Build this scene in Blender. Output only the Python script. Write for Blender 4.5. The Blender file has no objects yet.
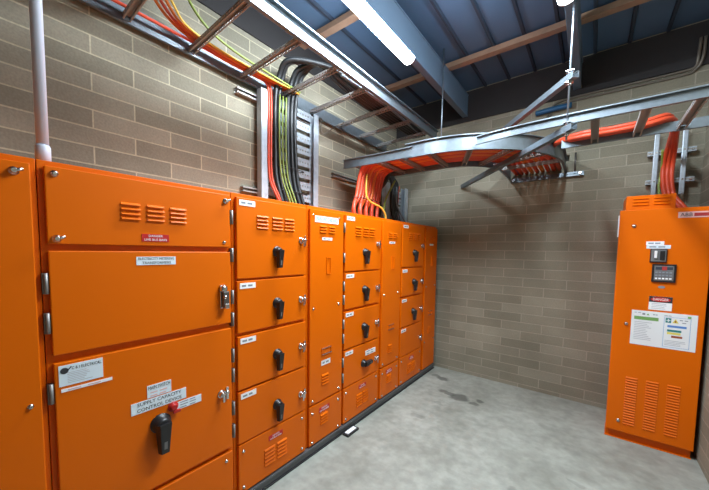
import bpy, bmesh, math, random
from mathutils import Vector, Matrix
random.seed(7)
scn = bpy.context.scene
COL = scn.collection
PI = math.pi

# ------------------------------------------------------------------ materials
MAT = {}
def nodes(name):
    m = bpy.data.materials.new(name); m.use_nodes = True
    nt = m.node_tree
    return m, nt, nt.nodes['Principled BSDF']
def setp(b, col=None, rough=None, metal=None, spec=None):
    if col is not None: b.inputs['Base Color'].default_value = (*col, 1)
    if rough is not None: b.inputs['Roughness'].default_value = rough
    if metal is not None: b.inputs['Metallic'].default_value = metal
    if spec is not None: b.inputs['Specular IOR Level'].default_value = spec
def plain(key, col, rough=.5, metal=0., spec=.5, var=0., scale=8., bump=0.):
    """surface with a slight procedural mottling of colour and roughness"""
    m, nt, b = nodes(key); setp(b, col, rough, metal, spec)
    tc = nt.nodes.new('ShaderNodeTexCoord')
    nz = nt.nodes.new('ShaderNodeTexNoise'); nz.inputs['Scale'].default_value = scale
    nz.inputs['Detail'].default_value = 5
    nt.links.new(tc.outputs['Object'], nz.inputs['Vector'])
    if var:
        mx = nt.nodes.new('ShaderNodeMix'); mx.data_type = 'RGBA'
        mx.inputs[6].default_value = (*[c*(1-var) for c in col], 1)
        mx.inputs[7].default_value = (*[min(1, c*(1+var)) for c in col], 1)
        nt.links.new(nz.outputs['Fac'], mx.inputs[0]); nt.links.new(mx.outputs[2], b.inputs['Base Color'])
    mr = nt.nodes.new('ShaderNodeMapRange')
    mr.inputs['To Min'].default_value = max(.02, rough-.07); mr.inputs['To Max'].default_value = min(1, rough+.07)
    nt.links.new(nz.outputs['Fac'], mr.inputs['Value']); nt.links.new(mr.outputs['Result'], b.inputs['Roughness'])
    if bump:
        bp = nt.nodes.new('ShaderNodeBump'); bp.inputs['Strength'].default_value = bump; bp.inputs['Distance'].default_value = .002
        nt.links.new(nz.outputs['Fac'], bp.inputs['Height']); nt.links.new(bp.outputs['Normal'], b.inputs['Normal'])
    MAT[key] = m
    return m
plain('orange', (.74, .135, .0), .38, spec=.2, var=.03, scale=3)
plain('galv_lit', (.42, .48, .53), .42, .4, var=.2, scale=30)  # lighter copy of the galvanised steel, brightness of the lit risers put into the colour
plain('galv', (.20, .24, .27), .40, .7, var=.22, scale=30)
plain('galv_dull', (.34, .33, .31), .5, .5, var=.2, scale=25)
plain('steel', (.62, .62, .62), .25, 1.)
plain('dark_steel', (.16, .15, .14), .4, .8)
plain('beam_paint', (.09, .14, .20), .6, var=.1)
plain('eave_paint', (.022, .020, .020), .8)
plain('roof_sheet', (.075, .14, .235), .5, var=.1, scale=2)
plain('rib', (.025, .04, .065), .55)
plain('timber', (.30, .19, .125), .75, var=.25, scale=14)
plain('black_plastic', (.013, .013, .014), .38)
plain('black_rubber', (.012, .014, .015), .45)
plain('white_label', (.90, .90, .90), .45)
plain('pale_blue_label', (.74, .84, .90), .45)
plain('white_paper', (.82, .84, .84), .6)
plain('red_label', (.52, .012, .012), .4)
plain('ink', (.03, .03, .035), .6)
plain('ink_grey', (.25, .27, .30), .6)
plain('ink_pale', (.50, .52, .55), .6)
plain('ink_blue', (.10, .30, .60), .6)
plain('ink_red', (.40, .03, .03), .6)
plain('green_print', (.18, .38, .10), .6)
plain('blue_print', (.10, .25, .60), .6)
plain('teal_print', (.02, .22, .22), .6)
plain('yellow_print', (.75, .65, .12), .6)
plain('brown_print', (.35, .08, .03), .6)
plain('pink_print', (.75, .45, .42), .6)
plain('red_plastic', (.45, .015, .012), .35)
plain('cable_red', (.60, .065, .022), .42, var=.15)
plain('cable_orange', (.70, .16, .02), .42, var=.12)
plain('cable_yellow', (.75, .45, .06), .45)
plain('cable_green', (.20, .27, .05), .45, var=.3, scale=40)
plain('cable_blue', (.015, .10, .22), .45)
plain('grey_pvc', (.58, .62, .72), .4)
plain('brown_conduit', (.16, .14, .11), .5, .2)
plain('base_grey', (.12, .125, .13), .45, .3)
plain('base_black', (.02, .02, .022), .5)
plain('grey_plastic', (.16, .16, .16), .4)
plain('screen', (.05, .06, .08), .2)
plain('white_enamel', (.8, .8, .8), .4)

def light_mat():
    m, nt, b = nodes('lamp_diffuser'); setp(b, (.9, .9, .9), .5)
    b.inputs['Emission Color'].default_value = (.80, .90, 1., 1)
    b.inputs['Emission Strength'].default_value = 205.
    MAT['lamp'] = m
light_mat()

def block_mat(key, axis, h0, v0, c1, c2, mo):
    """grey concrete blocks 400 x 100, cream joints; axis = horizontal object coordinate"""
    m, nt, b = nodes(key); setp(b, rough=.9, spec=.2)
    N = nt.nodes.new; L = nt.links.new
    tc = N('ShaderNodeTexCoord'); sp = N('ShaderNodeSeparateXYZ'); L(tc.outputs['Object'], sp.inputs[0])
    a = N('ShaderNodeMath'); a.operation = 'SUBTRACT'; a.inputs[1].default_value = h0-8; L(sp.outputs[axis], a.inputs[0])
    c = N('ShaderNodeMath'); c.operation = 'SUBTRACT'; c.inputs[1].default_value = v0-4; L(sp.outputs[2], c.inputs[0])
    cb = N('ShaderNodeCombineXYZ'); L(a.outputs[0], cb.inputs[0]); L(c.outputs[0], cb.inputs[1])
    br = N('ShaderNodeTexBrick'); br.offset = .5; br.offset_frequency = 2
    br.inputs['Scale'].default_value = 1; br.inputs['Brick Width'].default_value = .4; br.inputs['Row Height'].default_value = .1
    br.inputs['Mortar Size'].default_value = .0045; br.inputs['Mortar Smooth'].default_value = .25; br.inputs['Bias'].default_value = 0
    br.inputs['Color1'].default_value = (*c1, 1); br.inputs['Color2'].default_value = (*c2, 1)
    br.inputs['Mortar'].default_value = (*mo, 1)
    L(cb.outputs[0], br.inputs['Vector'])
    nz = N('ShaderNodeTexNoise'); nz.inputs['Scale'].default_value = 2.2; nz.inputs['Detail'].default_value = 8; L(tc.outputs['Object'], nz.inputs['Vector'])
    fn = N('ShaderNodeTexNoise'); fn.inputs['Scale'].default_value = 90; fn.inputs['Detail'].default_value = 4; L(tc.outputs['Object'], fn.inputs['Vector'])
    rm = N('ShaderNodeMapRange'); rm.inputs['From Min'].default_value = .3; rm.inputs['From Max'].default_value = .7
    rm.inputs['To Min'].default_value = .82; rm.inputs['To Max'].default_value = 1.1; L(nz.outputs['Fac'], rm.inputs['Value'])
    rf = N('ShaderNodeMapRange'); rf.inputs['From Min'].default_value = .3; rf.inputs['From Max'].default_value = .7
    rf.inputs['To Min'].default_value = .9; rf.inputs['To Max'].default_value = 1.08; L(fn.outputs['Fac'], rf.inputs['Value'])
    mu = N('ShaderNodeMath'); mu.operation = 'MULTIPLY'; L(rm.outputs[0], mu.inputs[0]); L(rf.outputs[0], mu.inputs[1])
    vm = N('ShaderNodeVectorMath'); vm.operation = 'SCALE'; L(br.outputs['Color'], vm.inputs[0]); L(mu.outputs[0], vm.inputs['Scale'])
    L(vm.outputs[0], b.inputs['Base Color'])
    hh = N('ShaderNodeMath'); hh.operation = 'MULTIPLY_ADD'; hh.inputs[1].default_value = -1.; L(br.outputs['Fac'], hh.inputs[0])
    sc = N('ShaderNodeMath'); sc.operation = 'MULTIPLY'; sc.inputs[1].default_value = .5; L(fn.outputs['Fac'], sc.inputs[0]); L(sc.outputs[0], hh.inputs[2])
    bp = N('ShaderNodeBump'); bp.inputs['Strength'].default_value = .6; bp.inputs['Distance'].default_value = .004
    L(hh.outputs[0], bp.inputs['Height']); L(bp.outputs['Normal'], b.inputs['Normal'])
    MAT[key] = m
BL_, BB_ = ((.215, .200, .150), (.300, .278, .212), (.46, .42, .30)), ((.235, .218, .160), (.305, .285, .215), (.37, .34, .265))
block_mat('block_left', 1, .497, .081, *BL_)
block_mat('block_back', 0, .972, .042, *BB_)
block_mat('block_right', 1, .3, .042, *BB_)

def floor_mat():
    m, nt, b = nodes('concrete'); setp(b, rough=.55, spec=.4)
    N = nt.nodes.new; L = nt.links.new
    tc = N('ShaderNodeTexCoord')
    n1 = N('ShaderNodeTexNoise'); n1.inputs['Scale'].default_value = 2.3; n1.inputs['Detail'].default_value = 9; n1.inputs['Roughness'].default_value = .62
    L(tc.outputs['Object'], n1.inputs['Vector'])
    cr = N('ShaderNodeValToRGB'); e = cr.color_ramp.elements
    e[0].position = .32; e[0].color = (.235, .245, .205, 1); e[1].position = .70; e[1].color = (.41, .43, .378, 1)
    L(n1.outputs['Fac'], cr.inputs[0])
    n2 = N('ShaderNodeTexNoise'); n2.inputs['Scale'].default_value = 14; n2.inputs['Detail'].default_value = 6; L(tc.outputs['Object'], n2.inputs['Vector'])
    r2 = N('ShaderNodeMapRange'); r2.inputs['From Min'].default_value = .35; r2.inputs['From Max'].default_value = .65
    r2.inputs['To Min'].default_value = .86; r2.inputs['To Max'].default_value = 1.08; L(n2.outputs['Fac'], r2.inputs['Value'])
    # oil stains: warped blobs at their own places
    nw = N('ShaderNodeTexNoise'); nw.inputs['Scale'].default_value = 9; L(tc.outputs['Object'], nw.inputs['Vector'])
    ws = N('ShaderNodeVectorMath'); ws.operation = 'MULTIPLY_ADD'; ws.inputs[1].default_value = (.11, .11, 0); L(nw.outputs['Color'], ws.inputs[0])
    L(tc.outputs['Object'], ws.inputs[2])
    last = None
    for (x, y, rx, ry, s) in ((.54, 3.15, .10, .085, .6), (.40, 3.18, .09, .04, .5), (.22, 3.5, .09, .06, .55), (.73, 3.2, .045, .035, .5),
                              (.70, 3.10, .05, .03, .5), (.36, 2.55, .07, .04, .22), (1.25, 2.1, .05, .04, .25), (.12, 3.55, .06, .04, .4), (.42, 2.9, .04, .03, .2), (1.55, 2.45, .05, .02, .2)):
        sb = N('ShaderNodeVectorMath'); sb.operation = 'SUBTRACT'; sb.inputs[1].default_value = (x+.055, y+.055, 0); L(ws.outputs[0], sb.inputs[0])
        dv = N('ShaderNodeVectorMath'); dv.operation = 'MULTIPLY'; dv.inputs[1].default_value = (1/rx, 1/ry, 0); L(sb.outputs[0], dv.inputs[0])
        ln = N('ShaderNodeVectorMath'); ln.operation = 'LENGTH'; L(dv.outputs[0], ln.inputs[0])
        rr = N('ShaderNodeMapRange'); rr.inputs['From Min'].default_value = .75; rr.inputs['From Max'].default_value = 1.15
        rr.inputs['To Min'].default_value = 1-s; rr.inputs['To Max'].default_value = 1; L(ln.outputs['Value'], rr.inputs['Value'])
        if last is None: last = rr.outputs[0]
        else:
            mm = N('ShaderNodeMath'); mm.operation = 'MULTIPLY'; L(last, mm.inputs[0]); L(rr.outputs[0], mm.inputs[1]); last = mm.outputs[0]
    mu = N('ShaderNodeMath'); mu.operation = 'MULTIPLY'; L(last, mu.inputs[0]); L(r2.outputs[0], mu.inputs[1])
    vm = N('ShaderNodeVectorMath'); vm.operation = 'SCALE'; L(cr.outputs[0], vm.inputs[0]); L(mu.outputs[0], vm.inputs['Scale'])
    L(vm.outputs[0], b.inputs['Base Color'])
    rg = N('ShaderNodeMapRange'); rg.inputs['To Min'].default_value = .42; rg.inputs['To Max'].default_value = .7; L(n2.outputs['Fac'], rg.inputs['Value']); L(rg.outputs[0], b.inputs['Roughness'])
    bp = N('ShaderNodeBump'); bp.inputs['Strength'].default_value = .25; bp.inputs['Distance'].default_value = .004; L(n1.outputs['Fac'], bp.inputs['Height']); L(bp.outputs[0], b.inputs['Normal'])
    MAT['concrete'] = m
floor_mat()

# ------------------------------------------------------------------ mesh building
def ident(u, v, w): return Vector((u, v, w))
class MB:
    """collects shapes for ONE mesh object; tf turns local (u right, v up, w out) into world"""
    def __init__(s, tf=None):
        s.bm = bmesh.new(); s.mats = []; s.tf = tf or ident
    def mi(s, m):
        if m not in s.mats: s.mats.append(m)
        return s.mats.index(m)
    def face(s, vs, m, smooth=False):
        try: f = s.bm.faces.new(vs)
        except ValueError: return
        f.material_index = s.mi(m); f.smooth = smooth
    def V(s, p): return s.bm.verts.new(s.tf(*p))
    def box(s, u0, u1, v0, v1, w0, w1, m):
        if u0 > u1: u0, u1 = u1, u0
        if v0 > v1: v0, v1 = v1, v0
        if w0 > w1: w0, w1 = w1, w0
        p = [s.V((u, v, w)) for w in (w0, w1) for v in (v0, v1) for u in (u0, u1)]
        for q in ((0, 2, 3, 1), (4, 5, 7, 6), (0, 1, 5, 4), (2, 6, 7, 3), (0, 4, 6, 2), (1, 3, 7, 5)): s.face([p[i] for i in q], m)
        return s
    def prism(s, poly, a, b, m, axis='u', smooth=False):
        """polygon of 2D points swept from a to b along an axis (u: poly=(v,w); v: poly=(u,w); w: poly=(u,v))"""
        def mk(q, t):
            return (t, q[0], q[1]) if axis == 'u' else (q[0], t, q[1]) if axis == 'v' else (q[0], q[1], t)
        A = [s.V(mk(q, a)) for q in poly]; B = [s.V(mk(q, b)) for q in poly]; n = len(poly)
        s.face(A[::-1], m); s.face(B, m)
        for i in range(n): s.face([A[i], A[(i+1) % n], B[(i+1) % n], B[i]], m, smooth)
        return s
    def ring(s, c, ax, r, n, e1=None):
        ax = ax.normalized(); e1 = e1 or ax.orthogonal(); e1 = (e1-ax*e1.dot(ax)).normalized(); e2 = ax.cross(e1)
        return [s.bm.verts.new(c+e1*(r*math.cos(2*PI*i/n))+e2*(r*math.sin(2*PI*i/n))) for i in range(n)], e1
    def lathe(s, p0, p1, prof, m, n=20):
        """prof: list of (fraction or distance along axis, radius)"""
        p0 = s.tf(*p0); p1 = s.tf(*p1); ax = p1-p0; e = None; R = []
        for t, r in prof:
            g, e = s.ring(p0+ax*t, ax, r, n, e); R.append(g)
        for a, b in zip(R, R[1:]):
            for i in range(n): s.face([a[i], a[(i+1) % n], b[(i+1) % n], b[i]], m, True)
        s.face(R[0][::-1], m); s.face(R[-1], m)
        return s
    def cyl(s, p0, p1, r, m, n=16): return s.lathe(p0, p1, [(0, r), (1, r)], m, n)
    def tube(s, pts, r, m, n=10, res=8, smooth_path=True):
        pts = [s.tf(*p) for p in pts]
        P = []
        if smooth_path and len(pts) > 2:
            q = [pts[0]*2-pts[1]]+pts+[pts[-1]*2-pts[-2]]
            for i in range(1, len(q)-2):
                for k in range(res):
                    t = k/res; a, b, c, d = q[i-1], q[i], q[i+1], q[i+2]
                    P.append(.5*((2*b)+(c-a)*t+(2*a-5*b+4*c-d)*t*t+(3*b-a-3*c+d)*t**3))
            P.append(pts[-1])
        else: P = pts
        e = None; R = []
        for i, p in enumerate(P):
            ax = P[min(i+1, len(P)-1)]-P[max(i-1, 0)]
            g, e = s.ring(p, ax, r, n, e); R.append(g)
        for a, b in zip(R, R[1:]):
            for i in range(n): s.face([a[i], a[(i+1) % n], b[(i+1) % n], b[i]], m, True)
        s.face(R[0][::-1], m); s.face(R[-1], m)
        return s
    def sweep(s, path, prof, m, closed=True):
        """sweep a 2D profile (side offset, height) along a level path of world points"""
        path = [Vector(p) for p in path]; R = []
        for i, p in enumerate(path):
            d = path[min(i+1, len(path)-1)]-path[max(i-1, 0)]; d.normalize()
            side = Vector((d.y, -d.x, 0)).normalized() if abs(d.z) < .9 else Vector((1, 0, 0))
            up = side.cross(d).normalized()
            if up.z < 0: up = -up
            R.append([s.bm.verts.new(p+side*a+up*b) for a, b in prof])
        n = len(prof)
        for a, b in zip(R, R[1:]):
            for i in range(n): s.face([a[i], a[(i+1) % n], b[(i+1) % n], b[i]], m)
        s.face(R[0][::-1], m); s.face(R[-1], m)
        return s
    def text(s, body, u, v, w, size, m, align='CENTER', width=None):
        cu = bpy.data.curves.new('lettering', 'FONT'); cu.body = body; cu.size = size
        cu.align_x = align; cu.align_y = 'CENTER'; cu.resolution_u = 2; cu.extrude = .0003
        ob = bpy.data.objects.new('lettering', cu); COL.objects.link(ob)
        bpy.context.view_layer.update()
        me = ob.evaluated_get(bpy.context.evaluated_depsgraph_get()).to_mesh()
        k = 1.
        if width and len(me.vertices):
            xs = [q.co.x for q in me.vertices]; k = min(1., width/(max(xs)-min(xs)))
        vs = [s.V((u+q.co.x*k, v+q.co.y, w+q.co.z)) for q in me.vertices]
        for f in me.polygons: s.face([vs[i] for i in f.vertices], m)
        bpy.data.objects.remove(ob); bpy.data.curves.remove(cu)
        return s
    def scribble(s, u0, u1, v, w, h, m, words=3):
        """an unreadable printed line: short word-length strokes"""
        n = max(1, words); L = u1-u0; x = u0
        for i in range(n):
            l = L/n*random.uniform(.62, .86); s.box(x, x+l, v-h/2, v+h/2, w, w+.0004, m); x += L/n
        return s
    def build(s, name, parent=None, bevel=0., label=None, solid=0.):
        me = bpy.data.meshes.new(name)
        off = Vector((0, 0, 0))
        if parent is not None:
            r = parent
            while r.parent: r = r.parent
            off = r.location
        else:
            if len(s.bm.verts):
                xs = [v.co for v in s.bm.verts]
                off = Vector(((min(p.x for p in xs)+max(p.x for p in xs))/2, (min(p.y for p in xs)+max(p.y for p in xs))/2, min(p.z for p in xs)))
            if name.split('_')[0] in ('wall', 'floor', 'ceiling'): off = Vector((0, 0, 0))
        for v in s.bm.verts: v.co -= off
        bmesh.ops.recalc_face_normals(s.bm, faces=s.bm.faces)
        s.bm.to_mesh(me); s.bm.free()
        for k in s.mats: me.materials.append(MAT[k])
        o = bpy.data.objects.new(name, me); COL.objects.link(o)
        if parent is not None: o.parent = parent
        else: o.location = off
        if solid:
            md = o.modifiers.new('thickness', 'SOLIDIFY'); md.thickness = solid; md.offset = 0
        if bevel:
            md = o.modifiers.new('edge', 'BEVEL'); md.width = bevel; md.segments = 2; md.limit_method = 'ANGLE'; md.angle_limit = math.radians(50)
            md.harden_normals = False
        if label: o['label'] = label
        return o
def tag(o, label, cat, group=None):
    o['label'] = label; o['category'] = cat
    if group: o['group'] = group
    return o
def thing(name, loc, label, cat, group=None):
    o = bpy.data.objects.new(name, None); COL.objects.link(o); o.location = loc; o.empty_display_size = .1
    return tag(o, label, cat, group)
def struct(o, label=None):
    o['kind'] = 'structure'
    if label: o['label'] = label
    return o

# ------------------------------------------------------------------ the room
XL, XR, YB, YR, ZR = -.68, 2.256, 3.834, -1.7, 3.455
struct(MB().box(XL-.3, XR+.3, YR-.2, YB+.3, -.15, 0, 'concrete').build('floor'), 'mottled grey concrete floor with dark oil stains')
struct(MB().box(XL-.15, XL, YR, YB+.15, 0, 3.22, 'block_left').build('wall_left'), 'grey concrete block wall behind the long orange switchboard')
# the rear branch of the cable ladder passes the back wall through an opening
w = MB()
w.box(XL, .78, YB, YB+.15, 0, 3.45, 'block_back').box(1.335, XR, YB, YB+.15, 0, 3.45, 'block_back')
w.box(.78, 1.335, YB, YB+.15, 0, 2.33, 'block_back').box(.78, 1.335, YB, YB+.15, 2.52, 3.45, 'block_back')
w.box(.78, 1.335, YB+.10, YB+.15, 2.33, 2.52, 'block_back')
struct(w.build('wall_back'), 'grey concrete block wall at the end of the room')
struct(MB().box(XR, XR+.15, YR, YB+.15, 0, 3.45, 'block_right').build('wall_right'), 'concrete block wall beside the upright orange cabinet')
struct(MB().box(XL-.15, XR+.15, YR-.15, YR, 0, 3.45, 'block_back').build('wall_rear'))
c = MB().box(XL-.3, XR+.3, YR-.2, YB+.3, ZR, ZR+.02, 'roof_sheet')
k = 0; x = .49-.2495*5
while x < XR+.2:
    P = [(x-.016, ZR+.001), (x-.010, ZR-.022), (x+.010, ZR-.022), (x+.016, ZR+.001)]
    A = [c.V((a, YR, b)) for a, b in P]; B = [c.V((a, YB, b)) for a, b in P]
    for i in range(4): c.face([A[i], A[(i+1) % 4], B[(i+1) % 4], B[i]], 'rib')
    x += .2495
struct(c.build('ceiling'), 'blue-grey ribbed metal roof sheets')
# steel eave members on the wall heads
struct(MB().box(XL-.15, XL+.012, YR, YB, 3.22, 3.43, 'eave_paint').build('trim_1'), 'dark steel member along the head of the left wall')
struct(MB().box(XL+.012, XR, YB-.022, YB-.002, 3.085, 3.43, 'eave_paint').build('trim_2'), 'dark steel member along the head of the back wall')
for y, wd in ((3.13, .07), (2.0, .07), (.9, .07), (-.25, .07)):
    b = MB()
    # follows the roof: a touch higher towards the right-hand side
    P = [(y-.0, 3.385), (y+wd, 3.385), (y+wd, 3.432), (y, 3.432)]
    b.prism([(p[0], p[1]) for p in P], XL+.02, XR, 'timber', axis='u')
    struct(b.build('roof_batten'), 'brown batten running across under the roof sheets')
for x0, x1 in ((.245, .310), (1.335, 1.400)):
    b = MB()
    b.box(x0+.006, x1-.006, YR, YB-.03, 3.140, 3.384, 'beam_paint')
    b.box(x0, x1, YR, YB-.03, 3.132, 3.144, 'beam_paint').box(x0, x1, YR, YB-.03, 3.372, 3.384, 'beam_paint')
    struct(b.build('roof_beam', bevel=.004), 'blue-grey steel beam running towards the back wall')

# ------------------------------------------------------------------ lights
def ceiling_light(x0, x1, y0, y1, z, label):
    t = thing('ceiling_light', ((x0+x1)/2, (y0+y1)/2, z), label, 'ceiling light', 'batten lights under the roof beams')
    xm = (x0+x1)/2; h = (x1-x0)/2
    MB().box(xm-.03, xm+.03, y0+.02, y1-.02, z+.052, z+.070, 'white_enamel').build('housing', t, bevel=.004)
    P = [(xm+h*math.cos(a), z+.05-.042*math.sin(a)) for a in [PI*i/12 for i in range(13)]]
    d = MB(); A = [d.V((a, y0+.012, b)) for a, b in P]; B = [d.V((a, y1-.012, b)) for a, b in P]
    for i in range(12): d.face([A[i], A[i+1], B[i+1], B[i]], 'lamp', True)
    d.face([A[0], A[12], B[12], B[0]], 'white_enamel'); d.face(A, 'lamp'); d.face(B, 'lamp')
    d.build('diffuser', t)
    for a, b in ((y0, y0+.012), (y1-.012, y1)):
        e = MB(); A = [e.V((p, a, q)) for p, q in P]; B = [e.V((p, b, q)) for p, q in P]
        e.face(A, 'white_enamel'); e.face(B, 'white_enamel')
        for i in range(13): e.face([A[i], A[(i+1) % 13], B[(i+1) % 13], B[i]], 'white_enamel')
        e.build('end_cap', t)
    for y in (y0+.25, y1-.25):
        MB().cyl((xm, y, z+.070), (xm, y, 3.1325), .012, 'steel', 8).build('hanger', t)
    return t
ceiling_light(.230, .330, 1.17, 2.375, 3.062, 'glowing white batten light nearest the wall-side cable ladder')
ceiling_light(1.306, 1.406, 1.19, 2.40, 3.062, 'glowing white batten light beside the threaded hanger rod')

# ------------------------------------------------------------------ switchboard
TL = lambda u, v, w: Vector((w, u, v))                 # long switchboard: u along the wall, v up, w out
def louvers(tf, u0, u1, vs, parent, h=.0125, d=.009):
    b = MB(tf)
    for v in vs:
        b.prism([(v+h/2, 0), (v+h*.15, d*.55), (v-h*.25, d), (v-h*.5, d*.95), (v-h*.5, d*.55), (v-h*.42, 0)], u0, u1, 'orange', axis='u')
    return b.build('louver_vent', parent)
def screw(tf, u, v, parent, r=.007, l=.009):
    MB(tf).lathe((u, v, 0), (u, v, l), [(0, r*1.3), (.25, r*1.3), (.3, r), (.85, r), (1, r*.6)], 'steel', 12).build('screw', parent)
def lock_bolt(tf, u, v, parent):
    b = MB(tf); b.lathe((u, v, 0), (u, v, .022), [(0, .014), (.2, .014), (.25, .009), (.9, .009), (1, .007)], 'steel', 14)
    b.tube([(u, v, .016), (u+.022, v+.008, .016)], .006, 'steel', 8)
    b.build('quarter_turn_lock', parent)
def rotary(tf, u, v, parent, s=1., turn=False):
    b = MB(tf)
    b.lathe((u, v, 0), (u, v, .042*s), [(0, .040*s), (.15, .040*s), (.2, .036*s), (.75, .030*s), (.95, .026*s), (1, .018*s)], 'black_plastic', 22)
    L = .118*s
    def q(a, c, w): return (u+a, v+c, w) if not turn else (u-c, v+a, w)
    A = [b.V(q(x, y, w)) for x, y, w in ((-.031*s, .008*s, .028*s), (.031*s, .008*s, .028*s), (.019*s, -L, .020*s), (-.019*s, -L, .020*s))]
    B = [b.V(q(x, y, w)) for x, y, w in ((-.022*s, .015*s, .060*s), (.022*s, .015*s, .060*s), (.015*s, -L*.97, .048*s), (-.015*s, -L*.97, .048*s))]
    b.face(A, 'black_plastic'); b.face(B, 'black_plastic')
    for i in range(4): b.face([A[i], A[(i+1) % 4], B[(i+1) % 4], B[i]], 'black_plastic')
    # grey tip insert
    c0 = [b.V(q(x, y, w)) for x, y, w in ((-.006*s, -L*.45, .0535*s), (.006*s, -L*.45, .0535*s), (.006*s, -L*.8, .0505*s), (-.006*s, -L*.8, .0505*s))]
    b.face(c0, 'grey_plastic')
    b.build('rotary_handle', parent, bevel=.002*s)
def latch(tf, u, v, parent, key='steel'):
    b = MB(tf)
    b.lathe((u-.012, v, 0), (u-.012, v, .026), [(0, .022), (.2, .022), (.3, .016), (.9, .015), (1, .010)], key, 16)
    b.box(u-.018, u-.006, v-.038, v+.006, .022, .032, key)
    b.lathe((u+.020, v, 0), (u+.020, v, .014), [(0, .013), (.7, .013), (1, .009)], key, 14)
    b.box(u+.013, u+.027, v-.038, v+.03, .003, .010, key)
    b.build('latch', parent, bevel=.0015)
def hinge(tf, u, v, parent, h=.076):
    b = MB(tf); b.box(u-.008, u+.009, v-h/2, v+h/2, -.022, -.004, 'dark_steel')
    b.cyl((u+.002, v-h/2, -.002), (u+.002, v+h/2, -.002), .0055, 'galv_dull', 10)
    b.build('hinge', parent)
def sign(tf, u0, u1, v0, v1, parent, mat='white_label', lines=(), ink='ink_grey', scrib=0, name='label_plate', label=None):
    b = MB(tf); b.box(u0, u1, v0, v1, 0, .002, mat)
    n = len(lines)+0
    H = v1-v0
    for i, t in enumerate(lines):
        vv = v1-H*(i+.5+.0)/max(1, n)
        b.text(t, (u0+u1)/2, vv, .0023, H/max(1, n)*.86, ink, width=(u1-u0)*.9)
    for i in range(scrib):
        vv = v1-H*(i+.5)/scrib; b.scribble(u0+(u1-u0)*.12, u1-(u1-u0)*.12, vv, .002, H/scrib*.34, ink, 2)
    return b.build(name, parent, label=label)
def danger(tf, u0, u1, v0, v1, parent):
    return sign(tf, u0, u1, v0, v1, parent, 'red_label', ('DANGER', 'LIVE BUS BARS'), 'white_label', name='danger_plate', label='red danger plate with white lettering')
def panel(tf, u0, u1, v0, v1, parent, name, t=.021):
    return MB(tf).box(u0, u1, v0, v1, -t, 0, 'orange').build(name, parent, bevel=.0035)

BZ, TZ = .068, 1.829
def cabinet(y0, y1, label):
    t = thing('switchboard_cabinet', (-.34, (y0+y1)/2, BZ), label, 'electrical cabinet')
    MB().box(-.655, -.0225, y0+.0008, y1-.0008, BZ, TZ, 'orange').build('body', t, bevel=.002)
    return t
# end section, cut by the frame
c0 = cabinet(-.72, .184, 'plain orange switchboard section with one tall door at the near end, by grey conduit')
d = panel(TL, -.70, .168, .078, 1.806, c0, 'door')
lock_bolt(TL, .128, 1.772, d); screw(TL, .138, .945, d); screw(TL, .138, .16, d)
# section with the supply capacity control device
c1 = cabinet(.185, .931, 'widest orange switchboard section, with supply capacity control device signs and single black handle')
p = panel(TL, .202, .912, 1.527, 1.808, c1, 'cover')
for a, b_ in ((.425, .494), (.520, .588), (.614, .683)): louvers(TL, a, b_, (1.702, 1.682, 1.662, 1.642), p)
danger(TL, .497, .606, 1.546, 1.579, p)
screw(TL, .228, 1.783, p, .009, .012); screw(TL, .877, 1.552, p); lock_bolt(TL, .886, 1.772, p); lock_bolt(TL, .226, 1.547, p)
p = panel(TL, .202, .912, 1.111, 1.502, c1, 'door')
sign(TL, .474, .633, 1.442, 1.479, p, 'pale_blue_label', ('ELECTRICITY METERING', 'TRANSFORMERS'), 'ink')
b = MB(TL)
b.box(.846, .880, 1.20, 1.325, 0, .012, 'steel'); b.lathe((.862, 1.306, .010), (.862, 1.306, .034), [(0, .019), (.6, .019), (1, .010)], 'steel', 16)
b.box(.852, .886, 1.205, 1.292, .012, .034, 'dark_steel'); b.lathe((.860, 1.262, .03), (.860, 1.262, .046), [(0, .010), (.7, .010), (1, .005)], 'steel', 12)
b.box(.858, .884, 1.200, 1.226, .030, .040, 'steel')
b.build('door_handle', p, bevel=.004, label='chrome and dark lever handle')
p = panel(TL, .202, .912, .399, 1.081, c1, 'door')
b = MB(TL); b.box(.214, .346, .989, 1.069, 0, .002, 'pale_blue_label')
b.lathe((.230, 1.048, .002), (.230, 1.048, .0026), [(0, .012), (1, .012)], 'ink', 18)
b.prism([(.228, 1.038), (.232, 1.036), (.252, 1.060), (.249, 1.062)], .002, .0030, 'ink', axis='w')
b.text('C & I ELECTRICAL', .296, 1.053, .0023, .016, 'ink', width=.09)
for i in range(7): b.scribble(.238, .238+random.uniform(.075, .11), 1.038-.0065*i, .002, .0024, 'ink_pale', 1)
b.build('maker_plate', p, label='pale maker plate with black logo and small print')
sign(TL, .219, .375, .966, .978, p, 'white_label', (), 'pink_print', 1)
sign(TL, .500, .600, .866, .893, p, 'pale_blue_label', ('MAIN SWITCH',), 'ink')
sign(TL, .500, .600, .836, .8655, p, 'pale_blue_label', (), 'pink_print', 2)
sign(TL, .437, .667, .779, .831, p, 'pale_blue_label', ('SUPPLY CAPACITY', 'CONTROL DEVICE'), 'ink')
sign(TL, .625, .741, .732, .770, p, 'pale_blue_label', (), 'ink_grey', 3)
b = MB(TL); b.lathe((.606, .757, 0), (.606, .757, .022), [(0, .024), (.25, .024), (.3, .018), (.9, .015), (1, .010)], 'red_plastic', 18)
b.box(.600, .634, .728, .742, .012, .022, 'red_plastic'); b.build('key_switch', p, bevel=.002, label='red lock-off switch')
rotary(TL, .551, .700, p, 1.12); latch(TL, .862, .728, p)
p = panel(TL, .202, .912, .078, .374, c1, 'cover')
screw(TL, .875, .331, p); screw(TL, .24, .331, p); screw(TL, .875, .11, p); screw(TL, .24, .11, p)
for a in (.50, .60): louvers(TL, a, a+.07, (.262, .242, .222, .202), p)
danger(TL, .49, .60, .31, .338, p)
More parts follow.
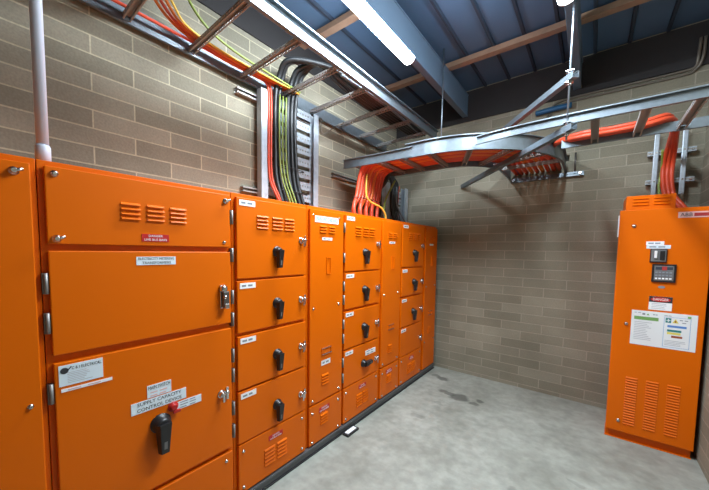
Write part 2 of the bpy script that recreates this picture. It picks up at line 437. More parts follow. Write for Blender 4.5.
for v in (1.383, 1.236, .969, .52): hinge(TL, .191, v, c1)
for v in (1.691, 1.485, 1.252, 1.126, .921, .807, .615, .482): hinge(TL, .924, v, c1)

def switch_section(y0, y1, du, label, horizontal_last=False, handle_last=True, hinges=True):
    """four handled doors over a louvered cover; du = door extents"""
    t = cabinet(y0, y1, label); a, b_ = du; w_ = b_-a; hc = a+w_*.525
    rows = ((1.350, 1.806), (1.038, 1.337), (.705, 1.018), (.384, .692))
    hz = (1.505, 1.182, .852, .520)
    for i, (lo, hi) in enumerate(rows):
        p = panel(TL, a, b_, lo, hi, t, 'door')
        sign(TL, a+.016, a+.118, hi-.044, hi-.012, p, 'white_label', (), 'ink_grey', 1)
        if i == 0:
            for q in (.13, .24, .335): louvers(TL, a+q, a+q+.077, (1.712, 1.690, 1.668, 1.646), p)
        last = i == 3
        if not last or handle_last: rotary(TL, hc, hz[i], p, .86, turn=last and horizontal_last)
        if last and horizontal_last: sign(TL, a+.30, a+.46, .578, .622, p, 'white_label', (), 'ink_grey', 2)
        latch(TL, b_-.035, (1.582, 1.180, .856, .512)[i], p)
    p = panel(TL, a, b_, .078, .375, t, 'cover')
    danger(TL, a+.208, a+.318, .302, .334, p)
    for q in (.175, .272): louvers(TL, a+q, a+q+.078, (.256, .232, .208, .184, .16), p)
    for u, v in ((a+.03, .333), (b_-.035, .333), (b_-.035, .112), (a+.03, .112)): screw(TL, u, v, p)
    return t
switch_section(.932, 1.496, (.952, 1.476), 'orange section of four black-handled doors under the black cable riser')
c4 = switch_section(1.884, 2.446, (1.902, 2.415), 'orange section of four doors under the red cables, its lowest handle turned sideways', True)
switch_section(2.826, 3.394, (2.842, 3.350), 'orange section of four doors farthest from the conduit, lowest door without a handle', False, False)
for v in (1.70, 1.46, 1.23, 1.12, .92, .80, .60, .47): hinge(TL, 1.894, v, c4)

def narrow_section(y0, y1, du, label, lower=True, big_label=False):
    t = cabinet(y0, y1, label); a, b_ = du; w_ = b_-a
    p = panel(TL, a, b_, .385 if lower else .078, 1.806, t, 'cover')
    if big_label:
        sign(TL, a+.045, a+.298, 1.718, 1.764, p, 'white_label', ('MAIN SWITCHBOARD',), 'ink_blue')
        screw(TL, a+.028, 1.765, p, .005, .004); screw(TL, a+.315, 1.765, p, .005, .004)
    for q in (.095, .19): louvers(TL, a+q, a+q+.068, (1.692, 1.672, 1.652), p)
    sign(TL, a+w_*.33, a+w_*.63, 1.592, 1.612, p, 'white_label', (), 'ink_grey', 1)
    b = MB(TL)
    for du_ in (.165, .207): b.box(a+du_, a+du_+.006, 1.34, 1.465, 0, .006, 'orange')
    b.box(a+.171, a+.207, 1.34, 1.346, 0, .006, 'orange').box(a+.171, a+.207, 1.459, 1.465, 0, .006, 'orange')
    b.build('viewing_slot', p)
    screw(TL, a+.035, 1.096, p); screw(TL, b_-.05, 1.098, p)
    b = MB(TL); b.box(a+.12, a+.23, .735, .742, 0, .010, 'steel').box(a+.12, a+.127, .742, .785, 0, .008, 'orange').box(a+.223, a+.23, .742, .785, 0, .008, 'orange').box(a+.12, a+.23, .779, .785, 0, .008, 'steel')
    b.build('recessed_pull', p, bevel=.0015)
    if big_label: sign(TL, a+.12, a+.22, .652, .690, p, 'white_label', (), 'ink_grey', 1)
    louvers(TL, a+.125, a+.197, (.575, .553, .531, .509), p)
    screw(TL, a+.03, .415, p); screw(TL, b_-.04, .415, p)
    if lower:
        p = panel(TL, a, b_, .078, .372, t, 'cover')
        danger(TL, a+.10, a+.215, .295, .332, p)
        louvers(TL, a+.115, a+.193, (.27, .248, .226, .204), p)
        for u, v in ((a+.03, .32), (b_-.045, .32), (a+.03, .1), (b_-.045, .1)): screw(TL, u, v, p)
    return t
narrow_section(1.497, 1.883, (1.514, 1.876), 'narrow orange section with a blue-lettered white sign at its top', big_label=True)
narrow_section(2.447, 2.825, (2.462, 2.812), 'narrow orange section between the two rear banks of handled doors')
narrow_section(3.395, 3.760, (3.408, 3.742), 'narrow orange end section standing beside the back wall', lower=False)

# steel base and the bits at its foot
b = MB(); b.box(-.62, -.004, -.72, 3.757, .006, .0665, 'base_grey').box(-.004, .006, -.72, 3.757, .050, .0665, 'base_grey').box(-.004, .006, -.72, 3.757, .0, .012, 'base_black')
b.box(-.62, -.004, -.72, 3.757, 0, .006, 'base_black')
tag(b.build('base_channel', bevel=.001), 'long dark grey steel base channel under the row of orange sections', 'steel base')
t = thing('floor_clip', (.045, 1.955, 0), 'small black framed clip with white centre on the floor by the base channel', 'clip')
b = MB(); b.box(.010, .072, 1.88, 1.895, 0, .018, 'base_black').box(.010, .072, 2.015, 2.03, 0, .018, 'base_black').box(.058, .072, 1.895, 2.015, 0, .018, 'base_black').box(.010, .02, 1.895, 2.015, 0, .018, 'base_black')
b.build('frame', t, bevel=.004)
MB().box(.021, .057, 1.897, 2.013, 0, .022, 'white_label').build('centre', t, bevel=.004, label='white centre block')

# ------------------------------------------------------------------ upright cabinet in the corner
CF = 3.26
TC = lambda u, v, w: Vector((u, CF-w, v))
t = thing('drive_cabinet', (1.965, 3.5, 0), 'tall orange control cabinet with white notices standing in the right corner', 'electrical cabinet')
MB().box(1.754, 2.222, CF+.0265, 3.80, .0725, 1.858, 'orange').build('body', t, bevel=.003)
MB().box(1.754, 2.222, CF+.040, 3.79, .0, .072, 'orange').box(1.724, 1.754, CF+.040, CF+.10, .0, .071, 'orange').box(1.722, 2.224, CF+.022, CF+.040, 0, .006, 'orange').build('plinth', t, bevel=.002)
d = MB(TC).box(1.724, 2.228, .072, 1.868, -.026, 0, 'orange').build('door', t, bevel=.004)
b = MB(); b.box(1.760, 2.042, CF+.06, 3.62, 1.8585, 1.985, 'orange').build('vent_hood', t, bevel=.003)
vh = [o for o in t.children if o.name.startswith('vent_hood')][0]
TV = lambda u, v, w: Vector((u, CF+.06-w, v))
for a in (1.80, 1.92): louvers(TV, a, a+.09, (1.962, 1.938, 1.914), vh)
MB().box(1.717, 1.7235, CF+.002, CF+.024, 1.66, 1.83, 'white_label').build('side_plate', t, label='white plate on the side')
b = MB(TC); b.box(2.05, 2.224, 1.793, 1.836, 0, .002, 'pink_print'); b.text('ABB', 2.092, 1.8145, .0023, .036, 'ink', width=.062)
b.box(2.130, 2.216, 1.802, 1.826, .002, .0026, 'ink_red'); b.build('name_plate', d, label='pale name plate with dark and red lettering')
sign(TC, 1.889, 1.988, 1.594, 1.622, d, 'white_label', (), 'ink_grey', 1); sign(TC, 1.892, 2.024, 1.567, 1.5935, d, 'pale_blue_label', (), 'ink_grey', 1)
b = MB(TC); b.box(1.915, 2.008, 1.462, 1.565, 0, .012, 'black_plastic').box(1.920, 2.003, 1.468, 1.560, .012, .018, 'grey_plastic').box(1.937, 1.952, 1.495, 1.55, .018, .034, 'white_enamel').box(1.968, 1.995, 1.48, 1.55, .018, .024, 'black_plastic')
b.build('isolator', d, bevel=.003, label='black isolator with white lever')
b = MB(TC); b.box(1.932, 2.061, 1.314, 1.450, 0, .014, 'black_plastic').box(1.944, 2.049, 1.326, 1.438, .014, .017, 'grey_plastic')
b.box(1.950, 2.043, 1.408, 1.430, .017, .0185, 'screen').box(1.985, 2.012, 1.405, 1.433, .0185, .0195, 'ink_red')
for i in range(5):
    for j in range(3): b.box(1.950+.019*i, 1.963+.019*i, 1.336+.023*j, 1.347+.023*j, .017, .021, 'white_label' if j == 0 else 'ink_grey')
b.build('control_panel', d, bevel=.0015, label='dark framed meter with small display and buttons')
b = MB(TC); b.prism([(1.973+.019+.019*math.cos(a), 1.276+.010*math.sin(a)) for a in [2*PI*i/20 for i in range(20)]], 0, .002, 'ink_grey', axis='w'); b.build('badge', d)
b = MB(TC); b.box(1.929, 2.056, 1.098, 1.203, 0, .002, 'white_label').box(1.929, 2.056, 1.158, 1.203, .002, .0026, 'ink'); b.prism([(1.9925+.055*math.cos(a), 1.180+.017*math.sin(a)) for a in [2*PI*i/24 for i in range(24)]], .0026, .003, 'red_label', axis='w')
b.text('DANGER', 1.9925, 1.180, .0033, .026, 'white_label', width=.085)
for i in range(4): b.scribble(1.945, 2.042, 1.147-.012*i, .002, .004, 'ink_pale', 1)
b.build('danger_sign', d, label='white sign with red danger oval on black')
# the big notice
b = MB(TC); b.box(1.836, 2.193, .812, 1.084, 0, .002, 'white_paper'); W = .002
b.box(1.852, 1.990, 1.012, 1.038, W, W+.0006, 'green_print')
b.box(1.898, 1.914, 1.052, 1.066, W, W+.0006, 'ink_grey').prism([(1.922, 1.052), (1.938, 1.052), (1.930, 1.066)], W, W+.0006, 'green_print', axis='w')
b.scribble(1.852, 1.893, 1.066, W, .004, 'ink_grey', 2); b.scribble(1.958, 1.985, 1.060, W, .006, 'ink_grey', 2); b.scribble(2.02, 2.065, 1.062, W, .004, 'ink_grey', 2); b.box(2.142, 2.160, 1.056, 1.07, W, W+.0006, 'green_print')
for i in range(11): b.scribble(1.855, 1.855+random.choice((.10, .12, .15)), .993-.0135*i, W, .0045, 'ink_pale', 1)
for (x0, x1, z0, z1) in ((2.020, 2.022, .828, 1.052), (2.158, 2.160, .828, 1.052), (2.02, 2.16, .826, .828), (2.02, 2.16, 1.052, 1.054)): b.box(x0, x1, z0, z1, W, W+.0006, 'ink_blue')
b.box(2.028, 2.058, 1.010, 1.046, W, W+.0006, 'teal_print').box(2.040, 2.046, 1.017, 1.039, W+.0006, W+.001, 'white_paper').box(2.032, 2.054, 1.025, 1.031, W+.0006, W+.001, 'white_paper')
b.prism([(2.064, 1.012), (2.098, 1.012), (2.081, 1.044)], W, W+.0006, 'yellow_print', axis='w'); b.box(2.077, 2.085, 1.016, 1.030, W+.0006, W+.001, 'brown_print')
b.scribble(2.102, 2.152, 1.036, W, .006, 'ink_grey', 2); b.scribble(2.115, 2.145, 1.018, W, .006, 'ink_grey', 1)
for (x0, x1, z, k) in ((2.040, 2.140, .985, 'blue_print'), (2.040, 2.115, .952, 'teal_print'), (2.040, 2.112, .932, 'yellow_print'), (2.064, 2.122, .908, 'brown_print')): b.box(x0, x1, z-.008, z+.008, W, W+.0006, k)
for i in range(4): b.scribble(2.03, 2.16, .875-.011*i, W, .0045, 'ink_pale', 1)
b.build('notice', d, label='large white notice with green heading and coloured bars')
screw(TC, 1.806, .967, d, .010, .016); screw(TC, 1.812, 1.743, d, .011, .012); screw(TC, 1.801, .163, d, .010, .010)
for a in (1.828, 1.948, 2.066): louvers(TC, a, a+.070, [.532-.0212*i for i in range(19)], d, .011, .006)

# ------------------------------------------------------------------ conduits
t = thing('wall_conduit', (-.12, .2175, TZ), 'grey plastic conduit rising from the near end of the switchboard', 'conduit')
MB().cyl((-.12, .2175, TZ+.002), (-.12, .2175, 3.45), .018, 'grey_pvc', 20).build('pipe', t)
MB().lathe((-.12, .2175, TZ+.001), (-.12, .2175, TZ+.075), [(0, .0225), (.9, .0225), (1, .019)], 'grey_pvc', 20).build('coupling', t)
for i, dz in enumerate((0, .032)):
    y = YB-.0115
    b = MB().tube([(1.14-dz, y, 2.90), (1.17-dz*.6, y, 2.99+dz*.5), (1.26, y, 3.035+dz), (1.7, y, 3.04+dz), (2.09, y, 3.04+dz), (2.165, y-.006, 3.062+dz*.8), (2.198-i*.026, y-.026, 3.13+dz*.3), (2.206-i*.026, y-.026, 3.30)], .0105, 'brown_conduit', 10, 6)
    tag(b.build('pipe_run'), ('lower' if i == 0 else 'upper')+' of the two thin brown pipes along the head of the back wall', 'conduit', 'thin pipes on the back wall')

# ------------------------------------------------------------------ cable ladders
def rail_prof(h, s=1, fl=.02, lip=.007):
    """C-section rail: web at 0, flanges towards +side*s, bottom at 0"""
    t_ = .0025
    P = [(0, 0), (fl*s, 0), (fl*s, t_), (t_*s, t_), (t_*s, h-t_), (fl*s, h-t_), (fl*s, h-lip), ((fl+t_)*s, h-lip), ((fl+t_)*s, h), (0, h)]
    return P
def rung_slotted(p0, p1, parent, wd=.041, h=.026, pitch=.028):
    """inverted channel rung with a slotted web each side"""
    p0 = Vector(p0); p1 = Vector(p1); d = p1-p0; L = d.length; d.normalize(); side = Vector((-d.y, d.x, 0)).normalized(); up = Vector((0, 0, 1))
    b = MB(); n = max(2, int(L/pitch)); pt = L/n
    def V(a, s_, u_): return b.bm.verts.new(p0+d*a+side*s_+up*u_)
    def quad(a0, a1, s0, u0, s1, u1):
        b.face([V(a0, s0, u0), V(a1, s0, u0), V(a1, s1, u1), V(a0, s1, u1)], 'galv_dull')
    hw = wd/2
    quad(0, L, -hw, h, hw, h)                                          # top
    for s_ in (-hw, hw):
        quad(0, L, s_, h*.72, s_, h); quad(0, L, s_, 0, s_, h*.30)
        for i in range(n):
            quad(i*pt, i*pt+pt*.42, s_, h*.30, s_, h*.72)
        quad(0, L, s_*.62, 0, s_, 0)
    o = b.build('rung', parent, solid=.002)
    return o
# A: the ladder hung along the wall above the switchboard
ZA = 2.815
lab = 'long galvanised cable ladder hung along the block wall above the orange switchboard'
t = thing('cable_ladder', (-.3, 1.6, ZA), lab, 'cable ladder')
MB().sweep([(-.635, -1.2, ZA), (-.635, 3.50, ZA)], rail_prof(.105, -1), 'galv').build('side_rail', t)
MB().sweep([(.028, -1.2, ZA+.02), (.028, 3.56, ZA+.02)], rail_prof(.105, 1, .03), 'galv').build('side_rail', t)
for y in (-.86, -.48, -.1, .28, .655, 1.02, 1.40, 1.775, 2.14, 2.545, 2.925, 3.305):
    rung_slotted((-.63, y, ZA+.012), (.026, y, ZA+.034), t)
# B/C: the ladder crossing the room in front of the back wall with its bend into the wall
ZB = 2.352
t = thing('cable_ladder', (.8, 2.7, ZB), 'curved galvanised cable ladder bending out of the back wall over the switchboard end', 'cable ladder')
cx, cy, RO, RI = .35, 3.45, .95, .44
MB().sweep([(-.50, 2.47, ZB), (-.1, 2.495, ZB), (.26, 2.50, ZB)], rail_prof(.088, 1), 'galv').build('side_rail', t)
MB().sweep([(-.50, 3.01, ZB), (.35, 3.01, ZB)], rail_prof(.088, -1), 'galv').build('side_rail', t)
arc = lambda R, a0, a1, n, z=ZB: [(cx+R*math.cos(a0+(a1-a0)*i/n), cy+R*math.sin(a0+(a1-a0)*i/n), z) for i in range(n+1)]
MB().sweep([(.20, 2.497, ZB-.008), (.30, 2.50, ZB-.008)]+arc(RO, -PI/2+.03, 0, 24, ZB-.008)+[(cx+RO, YB+.05, ZB-.008)], rail_prof(.126, 1, .022), 'galv').build('bend_rail', t)
MB().sweep([(.352, 3.01, ZB)]+arc(RI, -PI/2+.03, 0, 16)+[(cx+RI, YB+.05, ZB)], rail_prof(.10, -1), 'galv').build('bend_rail', t)
for x in (-.36, -.1, .13): rung_slotted((x, 2.50, ZB+.004), (x, 3.01, ZB+.004), t)
for k in range(5):
    a = -PI/2+.06+(PI/2-.10)*k/4.0
    rung_slotted((cx+(RO-.004)*math.cos(a), cy+(RO-.004)*math.sin(a), ZB+.004), (cx+(RI+.004)*math.cos(a), cy+(RI+.004)*math.sin(a), ZB+.004), t)
t = thing('cable_ladder', (1.7, 2.7, ZB), 'straight galvanised cable ladder reaching from the bend to the right-hand wall above the tall cabinet', 'cable ladder')
MB().sweep([(.80, 2.535, ZB+.006), (.92, 2.505, ZB+.005), (1.05, 2.484, ZB+.004), (1.2, 2.472, ZB+.004), (1.42, 2.466, ZB+.004), (2.22, 2.478, ZB+.004)], rail_prof(.064, 1, .02), 'galv').build('side_rail', t)
MB().sweep([(1.325, 2.99, ZB+.004), (2.22, 3.0, ZB+.004)], rail_prof(.064, -1), 'galv').build('side_rail', t)
for x in (1.535, 1.77, 1.99): rung_slotted((x, 2.475, ZB+.006), (x-.0, 2.99, ZB+.006), t, .044)

def riser(label, rails, p, rungs, facing, z0, z1, wd, slots=True):
    """upright ladder; facing 'x' = on the left wall, 'y' = on the back wall"""
    a, b_ = rails
    if facing == 'x': tf = lambda u, v, w: Vector((p+w, u, v)); loc = (p, (a+b_)/2, z0)
    else: tf = lambda u, v, w: Vector((u, p-w, v)); loc = ((a+b_)/2, p, z0)
    t = thing('cable_riser', loc, label, 'cable ladder')
    for u, s in ((a, 1), (b_, -1)):
        r = MB(tf)
        r.prism([(u-s*wd/2, -.02), (u+s*wd/2, -.02), (u+s*wd/2, -.017), (u-s*wd/2+s*.003, -.017), (u-s*wd/2+s*.003, .037), (u+s*wd/2, .037), (u+s*wd/2, .04), (u-s*wd/2, .04)], z0, z1, 'galv_lit', axis='v')
        r.build('side_rail', t)
    for v in rungs:
        r = MB(tf); h = .036; n = int((b_-a-wd)/.032); u0 = a+wd/2+.002; pt = (b_-a-wd-.004)/n
        def q(x0, x1, y0, y1):
            r.face([r.V((x0, y0, 0)), r.V((x1, y0, 0)), r.V((x1, y1, 0)), r.V((x0, y1, 0))], 'galv_lit')
        q(u0, u0+n*pt, v+h*.2, v+h); q(u0, u0+n*pt, v-h, v-h*.2)
        for i in range(n): q(u0+i*pt, u0+i*pt+pt*.6, v-h*.2, v+h*.2)
        r.build('rung', t, solid=.003)
    return t
riser('cable riser with slotted rungs on the block wall behind the black and green cables', (1.56, 2.145), -.615, [1.90+.108*i for i in range(9)], 'x', TZ+.002, 2.800, .062)
riser('shorter cable riser near the far corner holding thick black cables', (3.215, 3.675), -.46, [1.88+.092*i for i in range(5)], 'x', TZ+.002, 2.345, .09)
# the tall cabinet's riser: two tube-like uprights on the back wall
t = thing('cable_riser', (2.04, 3.74, 2.0), 'pair of bright uprights on the back wall above the tall cabinet', 'cable ladder')
for x in (1.958, 2.128):
    MB().box(x-.017, x+.017, 3.735, 3.752, 2.03, 2.58, 'galv_lit').build('side_rail', t, bevel=.006)
for z in (2.155, 2.40):
    b = MB(); b.box(1.905, 2.20, 3.757, 3.798, z-.018, z+.018, 'galv_dull').box(1.905, 2.20, 3.753, 3.757, z-.018, z-.010, 'galv_lit').box(1.905, 2.20, 3.753, 3.757, z+.010, z+.018, 'galv_lit')
    for x in (1.958, 2.128, 1.925, 2.175): b.lathe((x, 3.756, z), (x, 3.742 if x in (1.925, 2.175) else 3.733, z), [(0, .008), (1, .008)], 'steel', 6)
    for x in (1.93, 2.17): b.box(x-.015, x+.015, 3.798, YB, z-.015, z+.015, 'galv_dull')
    b.build('wall_bracket', t)

# wall struts holding ladders and risers
def wall_strut(y0, y1, z, label, x1=XL+.042):
    b = MB(); b.box(XL, x1, y0, y1, z-.0205, z-.018, 'galv_dull').box(XL, x1, y0, y1, z+.018, z+.0205, 'galv_dull').box(XL, XL+.0025, y0, y1, z-.018, z+.018, 'galv_dull')
    b.box(x1-.0025, x1, y0, y1, z-.018, z-.009, 'galv_dull').box(x1-.0025, x1, y0, y1, z+.009, z+.018, 'galv_dull')
    tag(b.build('strut_channel'), label, 'strut', 'short struts fixed to the block wall')
wall_strut(1.40, 2.25, 1.995, 'dark strut stub low on the wall beside the black cable riser')
wall_strut(1.36, 2.25, 2.735, 'strut fixed under the wall-side ladder at the top of the black cable riser')
wall_strut(2.47, 3.10, 2.318, 'dark strut stub on the wall under the end of the curved ladder')

# trapeze of two struts, hanger rods
def strut(p0, p1, label):
    p0 = Vector(p0); p1 = Vector(p1)
    h = .0205; t_ = .003
    prof = [(-h, 0), (h, 0), (h, .041), (h*.45, .041), (h*.45, .041-t_), (h-t_, .041-t_), (h-t_, t_), (-h+t_, t_), (-h+t_, .041-t_), (-h*.45, .041-t_), (-h*.45, .041), (-h, .041)]
    return tag(MB().sweep([p0, p1], prof, 'galv').build('strut_channel'), label, 'strut', 'diagonal struts at the ladder bend')
strut((1.432, 2.402, 2.300), (.262, 3.832, 2.300), 'lower diagonal strut passing under the curved ladder to the back wall')
strut((1.425, 2.405, 2.618), (.66, 3.38, 2.618), 'upper diagonal strut above the curved ladder, below the second light')
def rod(x, y, z0, z1, nuts, label):
    t = thing('hanger_rod', (x, y, z0), label, 'threaded rod')
    MB().cyl((x, y, z0), (x, y, z1), .006, 'galv', 10).build('rod', t)
    for z in nuts:
        b = MB(); b.lathe((x, y, z-.008), (x, y, z+.008), [(0, .013), (1, .013)], 'steel', 6).box(x-.021, x+.021, y-.021, y+.021, z+.008, z+.012, 'steel')
        b.build('nut', t)
rod(1.392, 2.449, 2.255, 3.455, (2.286, 2.352, 2.604, 2.672), 'threaded rod hanging from the roof beside the second light, holding both diagonal struts')
rod(.345, 2.93, 2.372, 3.455, (2.384,), 'thin rod hanging from the roof beam behind the curved ladder')

# ------------------------------------------------------------------ cables
def cable(pts, r, mat, label, group, res=8):
    return tag(MB().tube(pts, r, mat, 10, res).build('power_cable'), label, 'cable', group)
ORD = ['first', 'second', 'third', 'fourth', 'fifth', 'sixth', 'seventh', 'eighth', 'ninth', 'tenth']
# red bundle: out of the back wall, round the bend, down into the switchboard
ZC = ZB+.052
n = 9
for i in range(n):
    f = i/(n-1); R = .90-.40*f; lane = cy-R
    col = 'cable_orange' if i in (3, 5) else 'cable_red'
    pts = [(cx+R, YB+.06, ZC), (cx+R, 3.6, ZC)]+[(cx+R*math.cos(a), cy+R*math.sin(a), ZC) for a in (-.15, -.5, -.85, -1.2, -PI/2)]
    pts += [(.1, lane, ZC), (-.18, lane, ZC+.003), (-.29, lane-.01, ZC-.035), (-.335, lane-.02, ZC-.13), (-.35, lane-.05, 2.08), (-.33-.03*(i % 2), 2.43+.052*i-.02*(i % 2), 1.95), (-.32-.03*(i % 2), 2.44+.048*i, 1.8295)]
    cable(pts, .0205, col, '%s red-orange cable from the near side of the bundle dropping beside the curved ladder\'s end' % ORD[i], 'red cables dropping from the curved ladder')
cable([(-.30, 2.60, 2.30), (-.29, 2.58, 2.10), (-.26, 2.62, 2.02), (-.2, 2.72, 1.97), (-.18, 2.78, 1.9), (-.18, 2.79, 1.8295)], .009, 'cable_yellow', 'thin yellow wire curling across the front of the red cable bundle', 'thin earth wires on the switchboard top')
cable([(-.20, 3.0, 2.30), (-.28, 2.96, 2.12), (-.25, 2.86, 1.98), (-.22, 2.86, 1.8295)], .010, 'cable_green', 'yellow-green wire just behind the red cable bundle', 'thin earth wires on the switchboard top')
cable([(-.24, 3.12, 1.96), (-.2, 3.05, 1.95), (-.17, 3.04, 1.90), (-.17, 3.04, 1.8295)], .009, 'black_rubber', 'thin black wire between the red bundle and the far riser', 'thin earth wires on the switchboard top')
def tie(c, ru, rv, label, axis='z'):
    b = MB(); pts = [(c[0]+ru*math.cos(a), c[1]+rv*math.sin(a), c[2]) for a in [2*PI*k/24 for k in range(25)]]
    b.tube(pts, .004, 'black_rubber', 6, 1, False); return tag(b.build('cable_tie'), label, 'cable tie', 'black ties round the cables')
tie((-.345, 2.685, 2.05), .05, .255, 'black tie round the red cable bundle')
# black feeder slanting out of the curved ladder
for i in range(2):
    cable([(.30, 2.97, ZC+.048+.04*i), (.0, 2.97, ZC+.048+.04*i), (-.22, 2.97, ZC+.02-.0*i), (-.33+.02*i, 2.985, 2.33-.035*i), (-.42, 2.95, 2.22-.05*i), (-.49, 2.90-.06*i, 2.10-.04*i), (-.51, 2.88-.06*i, 2.0), (-.50, 2.88-.06*i, 1.8295)], .018, 'black_rubber',
          ('upper' if i == 0 else 'lower')+' black cable slanting down behind the red bundle', 'black cables slanting behind the red bundle')
# far riser: thick black cables and thin grey
for i in range(4):
    y = 3.275+.043*i
    cable([(-.30+.02*i, 3.06+.02*i, 2.455), (-.40, 3.12+.03*i, 2.45), (-.41, y, 2.35), (-.41, y, 2.15), (-.40, y+.02, 1.98), (-.36, y+.035, 1.8295)], .0195, 'black_rubber', '%s thick black cable from the near rail of the far riser' % ORD[i], 'black cables on the far riser')
for i in range(2):
    cable([(-.42, 3.455+.022*i, 2.34), (-.43, 3.455+.02*i, 2.2), (-.43, 3.455+.022*i, 2.05), (-.41, 3.465+.02*i, 1.8295)], .008, 'cable_red', '%s thin red cable beside the black ones on the far riser' % ORD[i], 'thin red cables on the far riser')
cable([(-.36, 3.31, 2.30), (-.36, 3.32, 2.10), (-.34, 3.4, 1.97), (-.28, 3.46, 1.8295)], .008, 'galv', 'thin pale wire in front of the black cables on the far riser', 'thin pale wires')
# near riser: black feeders arching over the wall-side ladder and down the wall
ends = (1.655, 1.69, 1.785, 1.828, 1.868)
for i, y in enumerate(ends):
    g = i*.03
    r = .0185
    cable([(-.08-.035*i, 3.45, 2.90), (-.08-.035*i, 2.9, 2.90), (-.08-.035*i, 2.35, 2.905), (-.13-.03*i, 2.06, 2.965+.01*(i % 2)), (-.27-.02*i, 1.90+.01*i, 3.04+.012*i), (-.43-.012*i, y+.03, 3.03), (-.535, y+.015, 2.93), (-.562, y, 2.75), (-.563, y+.0, 2.45), (-.555, y+.005*i, 2.15), (-.53, y+.025+.006*i, 1.98), (-.50, y+.06+.008*i, 1.8295)],
          r, 'black_rubber', '%s black feeder from the left on the wall riser, arching over the ladder above' % ORD[i], 'black feeders on the wall riser')
for i, y in enumerate((1.668, 1.70, 1.735)):
    cable([(-.52, y, 2.78), (-.52, y-.005, 2.45), (-.515, y+.01, 2.15), (-.48, y+.05, 1.97), (-.45, y+.09, 1.8295)], .0068, 'cable_green', '%s green-yellow earth wire from the left on the wall riser' % ORD[i], 'earth wires on the wall riser')
for i, y in enumerate((1.598, 1.622)):
    cable([(-.578, -.6, 2.868), (-.578, .5, 2.868), (-.585, 1.25, 2.872), (-.583, y-.10, 2.872), (-.578, y-.02, 2.85), (-.572, y, 2.75), (-.57, y-.005, 2.4), (-.565, y, 2.12), (-.53, y+.04, 1.97), (-.49, y+.11, 1.8295)], .0095, 'cable_red', ('outer' if i == 0 else 'inner')+' thin red cable running down the left side of the wall riser', 'red cables on the wall riser')
tie((-.548, 1.81, 2.22), .028, .15, 'black tie round the black feeders halfway up the wall riser')
tie((-.535, 1.835, 2.02), .028, .155, 'black tie round the black feeders near the foot of the wall riser')
# orange cables coming down from the roof on to the wall-side ladder
for i in range(4):
    x = -.588+.024*i
    m_ = ('cable_orange', 'cable_red', 'cable_orange', 'cable_yellow')[i]
    cable([(x-.0, .62+.03*i, 3.40), (x+.01, .70+.02*i, 3.16), (x+.01, .80+.02*i, 2.98), (x+.01, .95, 2.895), (x, 1.2, 2.868), (x, 1.55, 2.866), (x, 1.75, 2.868), (x-.01, 1.88, 2.87)], (.009 if i < 3 else .007), m_, '%s orange cable from the wall curving down onto the wall-side ladder' % ORD[i], 'orange cables on the wall-side ladder')
cable([(-.47, .80, 3.40), (-.46, .86, 3.15), (-.44, .98, 2.95), (-.455, 1.2, 2.88), (-.47, 1.6, 2.864), (-.49, 1.86, 2.864)], .008, 'cable_green', 'thin green-yellow wire curving down beside the orange cables on the wall-side ladder', 'thin green wires')
cable([(-.06, 1.9, 2.889), (-.05, 2.6, 2.889), (-.10, 3.4, 2.889)], .011, 'galv', 'thin pale cable lying along the wall-side ladder by its outer rail', 'thin pale wires')
cable([(-.585, 2.22, 2.80), (-.60, 2.24, 2.70), (-.60, 2.28, 2.67), (-.58, 2.45, 2.80), (-.56, 2.52, 2.835)], .006, 'brown_conduit', 'thin dark wire looping from the wall riser to the wall-side ladder', 'thin dark wires')
# red cables on the straight ladder turning down to the tall cabinet
for i in range(3):
    o = (0, .002, .036)[i]; q = .026*i; zz = (0, .033, 0)[i]
    cable([(1.18+.03*i, YB+.06, ZC+.04), (1.19+.03*i, 3.55, ZC+.04), (1.27, 3.15-o*.3, ZC+.04), (1.42, 2.966-o, ZC+zz), (1.62, 2.962-o, ZC+zz), (1.80, 2.966-o, ZC+.006+zz), (1.92+q*.3, 3.02-o, ZC+.035+zz), (1.985+q*.3, 3.25-o*.5, ZC+.035), (2.005+q*.7, 3.52, ZC+.005), (2.005+q, 3.68, ZC-.10), (2.005+q, 3.70, 2.18), (2.025+q, 3.69, 2.03), (2.075+q, 3.65, 1.93), (2.11+q, 3.60, 1.859)], (.0165), 'cable_red', '%s red cable from the wall on the straight ladder, bending down into the tall cabinet' % ORD[2-i], 'red cables to the tall cabinet')
cable([(1.98, 3.60, ZC-.02), (1.995, 3.70, 2.26), (1.985, 3.70, 2.10), (2.0, 3.68, 2.0), (2.05, 3.66, 1.90), (2.065, 3.64, 1.859)], .009, 'cable_green', 'thin green-yellow wire beside the red cables above the tall cabinet', 'thin green wires')
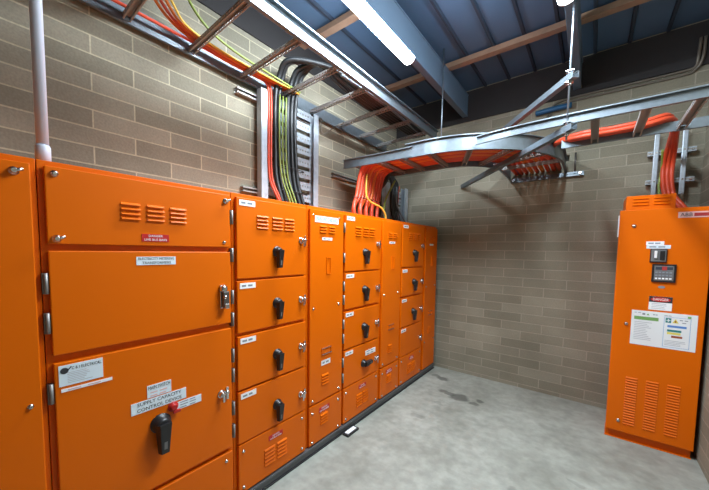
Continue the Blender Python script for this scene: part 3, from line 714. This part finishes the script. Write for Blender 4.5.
# branch through the back wall
cable([(cx+.52, YB+.06, ZB+.075), (cx+.52, 3.6, ZB+.075), (cx+.50, 3.35, ZB+.075), (cx+.38, 3.12, ZB+.075), (cx+.1, 3.0, ZB+.08), (-.1, 2.98, ZB+.08)], .028, 'cable_blue', 'thick dark blue cable on the inner side of the ladder bend', 'blue cables by the back wall')
cable([(1.02, 3.80, 2.985), (1.17, 3.79, 2.99), (1.33, 3.80, 2.995)], .026, 'cable_blue', 'dark blue sleeve lying against the back wall above the curved ladder', 'blue cables by the back wall')
# bracket strut under the branch at the wall
t = thing('wall_bracket', (1.13, 3.81, 2.29), 'strut bracket carrying the ladder branch where it enters the back wall', 'bracket')
b = MB(); b.box(.81, 1.46, 3.79, 3.832, 2.292, 2.296, 'galv').box(.81, 1.46, 3.79, 3.794, 2.296, 2.308, 'galv').box(.81, 1.46, 3.79, 3.794, 2.322, 2.333, 'galv').box(.81, 1.46, 3.829, 3.833, 2.296, 2.333, 'galv')
b.build('strut', t)
for x in (.84, 1.43): MB().lathe((x, 3.79, 2.315), (x, 3.772, 2.315), [(0, .014), (1, .014)], 'steel', 6).build('bolt', t)
MB().cyl((1.385, 3.80, 2.333), (1.385, 3.80, 2.52), .008, 'dark_steel', 8).build('upright_bolt', t)

# ------------------------------------------------------------------ camera and output
f, ppy = 306.6, 270.2
yaw, pit, rol = math.radians(37.674), math.radians(-3.6935), math.radians(.8346)
F = Vector((-math.sin(yaw)*math.cos(pit), math.cos(yaw)*math.cos(pit), math.sin(pit)))
R = Vector((math.cos(yaw), math.sin(yaw), 0)); U = R.cross(F)
R2 = R*math.cos(rol)+U*math.sin(rol); U2 = -R*math.sin(rol)+U*math.cos(rol)
cd = bpy.data.cameras.new('camera'); cam = bpy.data.objects.new('camera', cd); COL.objects.link(cam)
M = Matrix((R2, U2, -F)).transposed().to_4x4(); M.translation = Vector((1.5593, 0, 1.52)); cam.matrix_world = M
cd.sensor_fit = 'HORIZONTAL'; cd.sensor_width = 36; cd.lens = f/709*36; cd.shift_y = (ppy-245)/709; cd.shift_x = .0007; cd.clip_start = .02
scn.camera = cam
wd = bpy.data.worlds.new('world'); scn.world = wd; wd.use_nodes = True
wd.node_tree.nodes['Background'].inputs[0].default_value = (.5, .55, .6, 1); wd.node_tree.nodes['Background'].inputs[1].default_value = .0
vs = scn.view_settings
scn.display_settings.display_device = 'sRGB'
vs.view_transform = 'Standard'; vs.look = 'None'; vs.gamma = 1; vs.use_curve_mapping = False
vs.exposure = .0
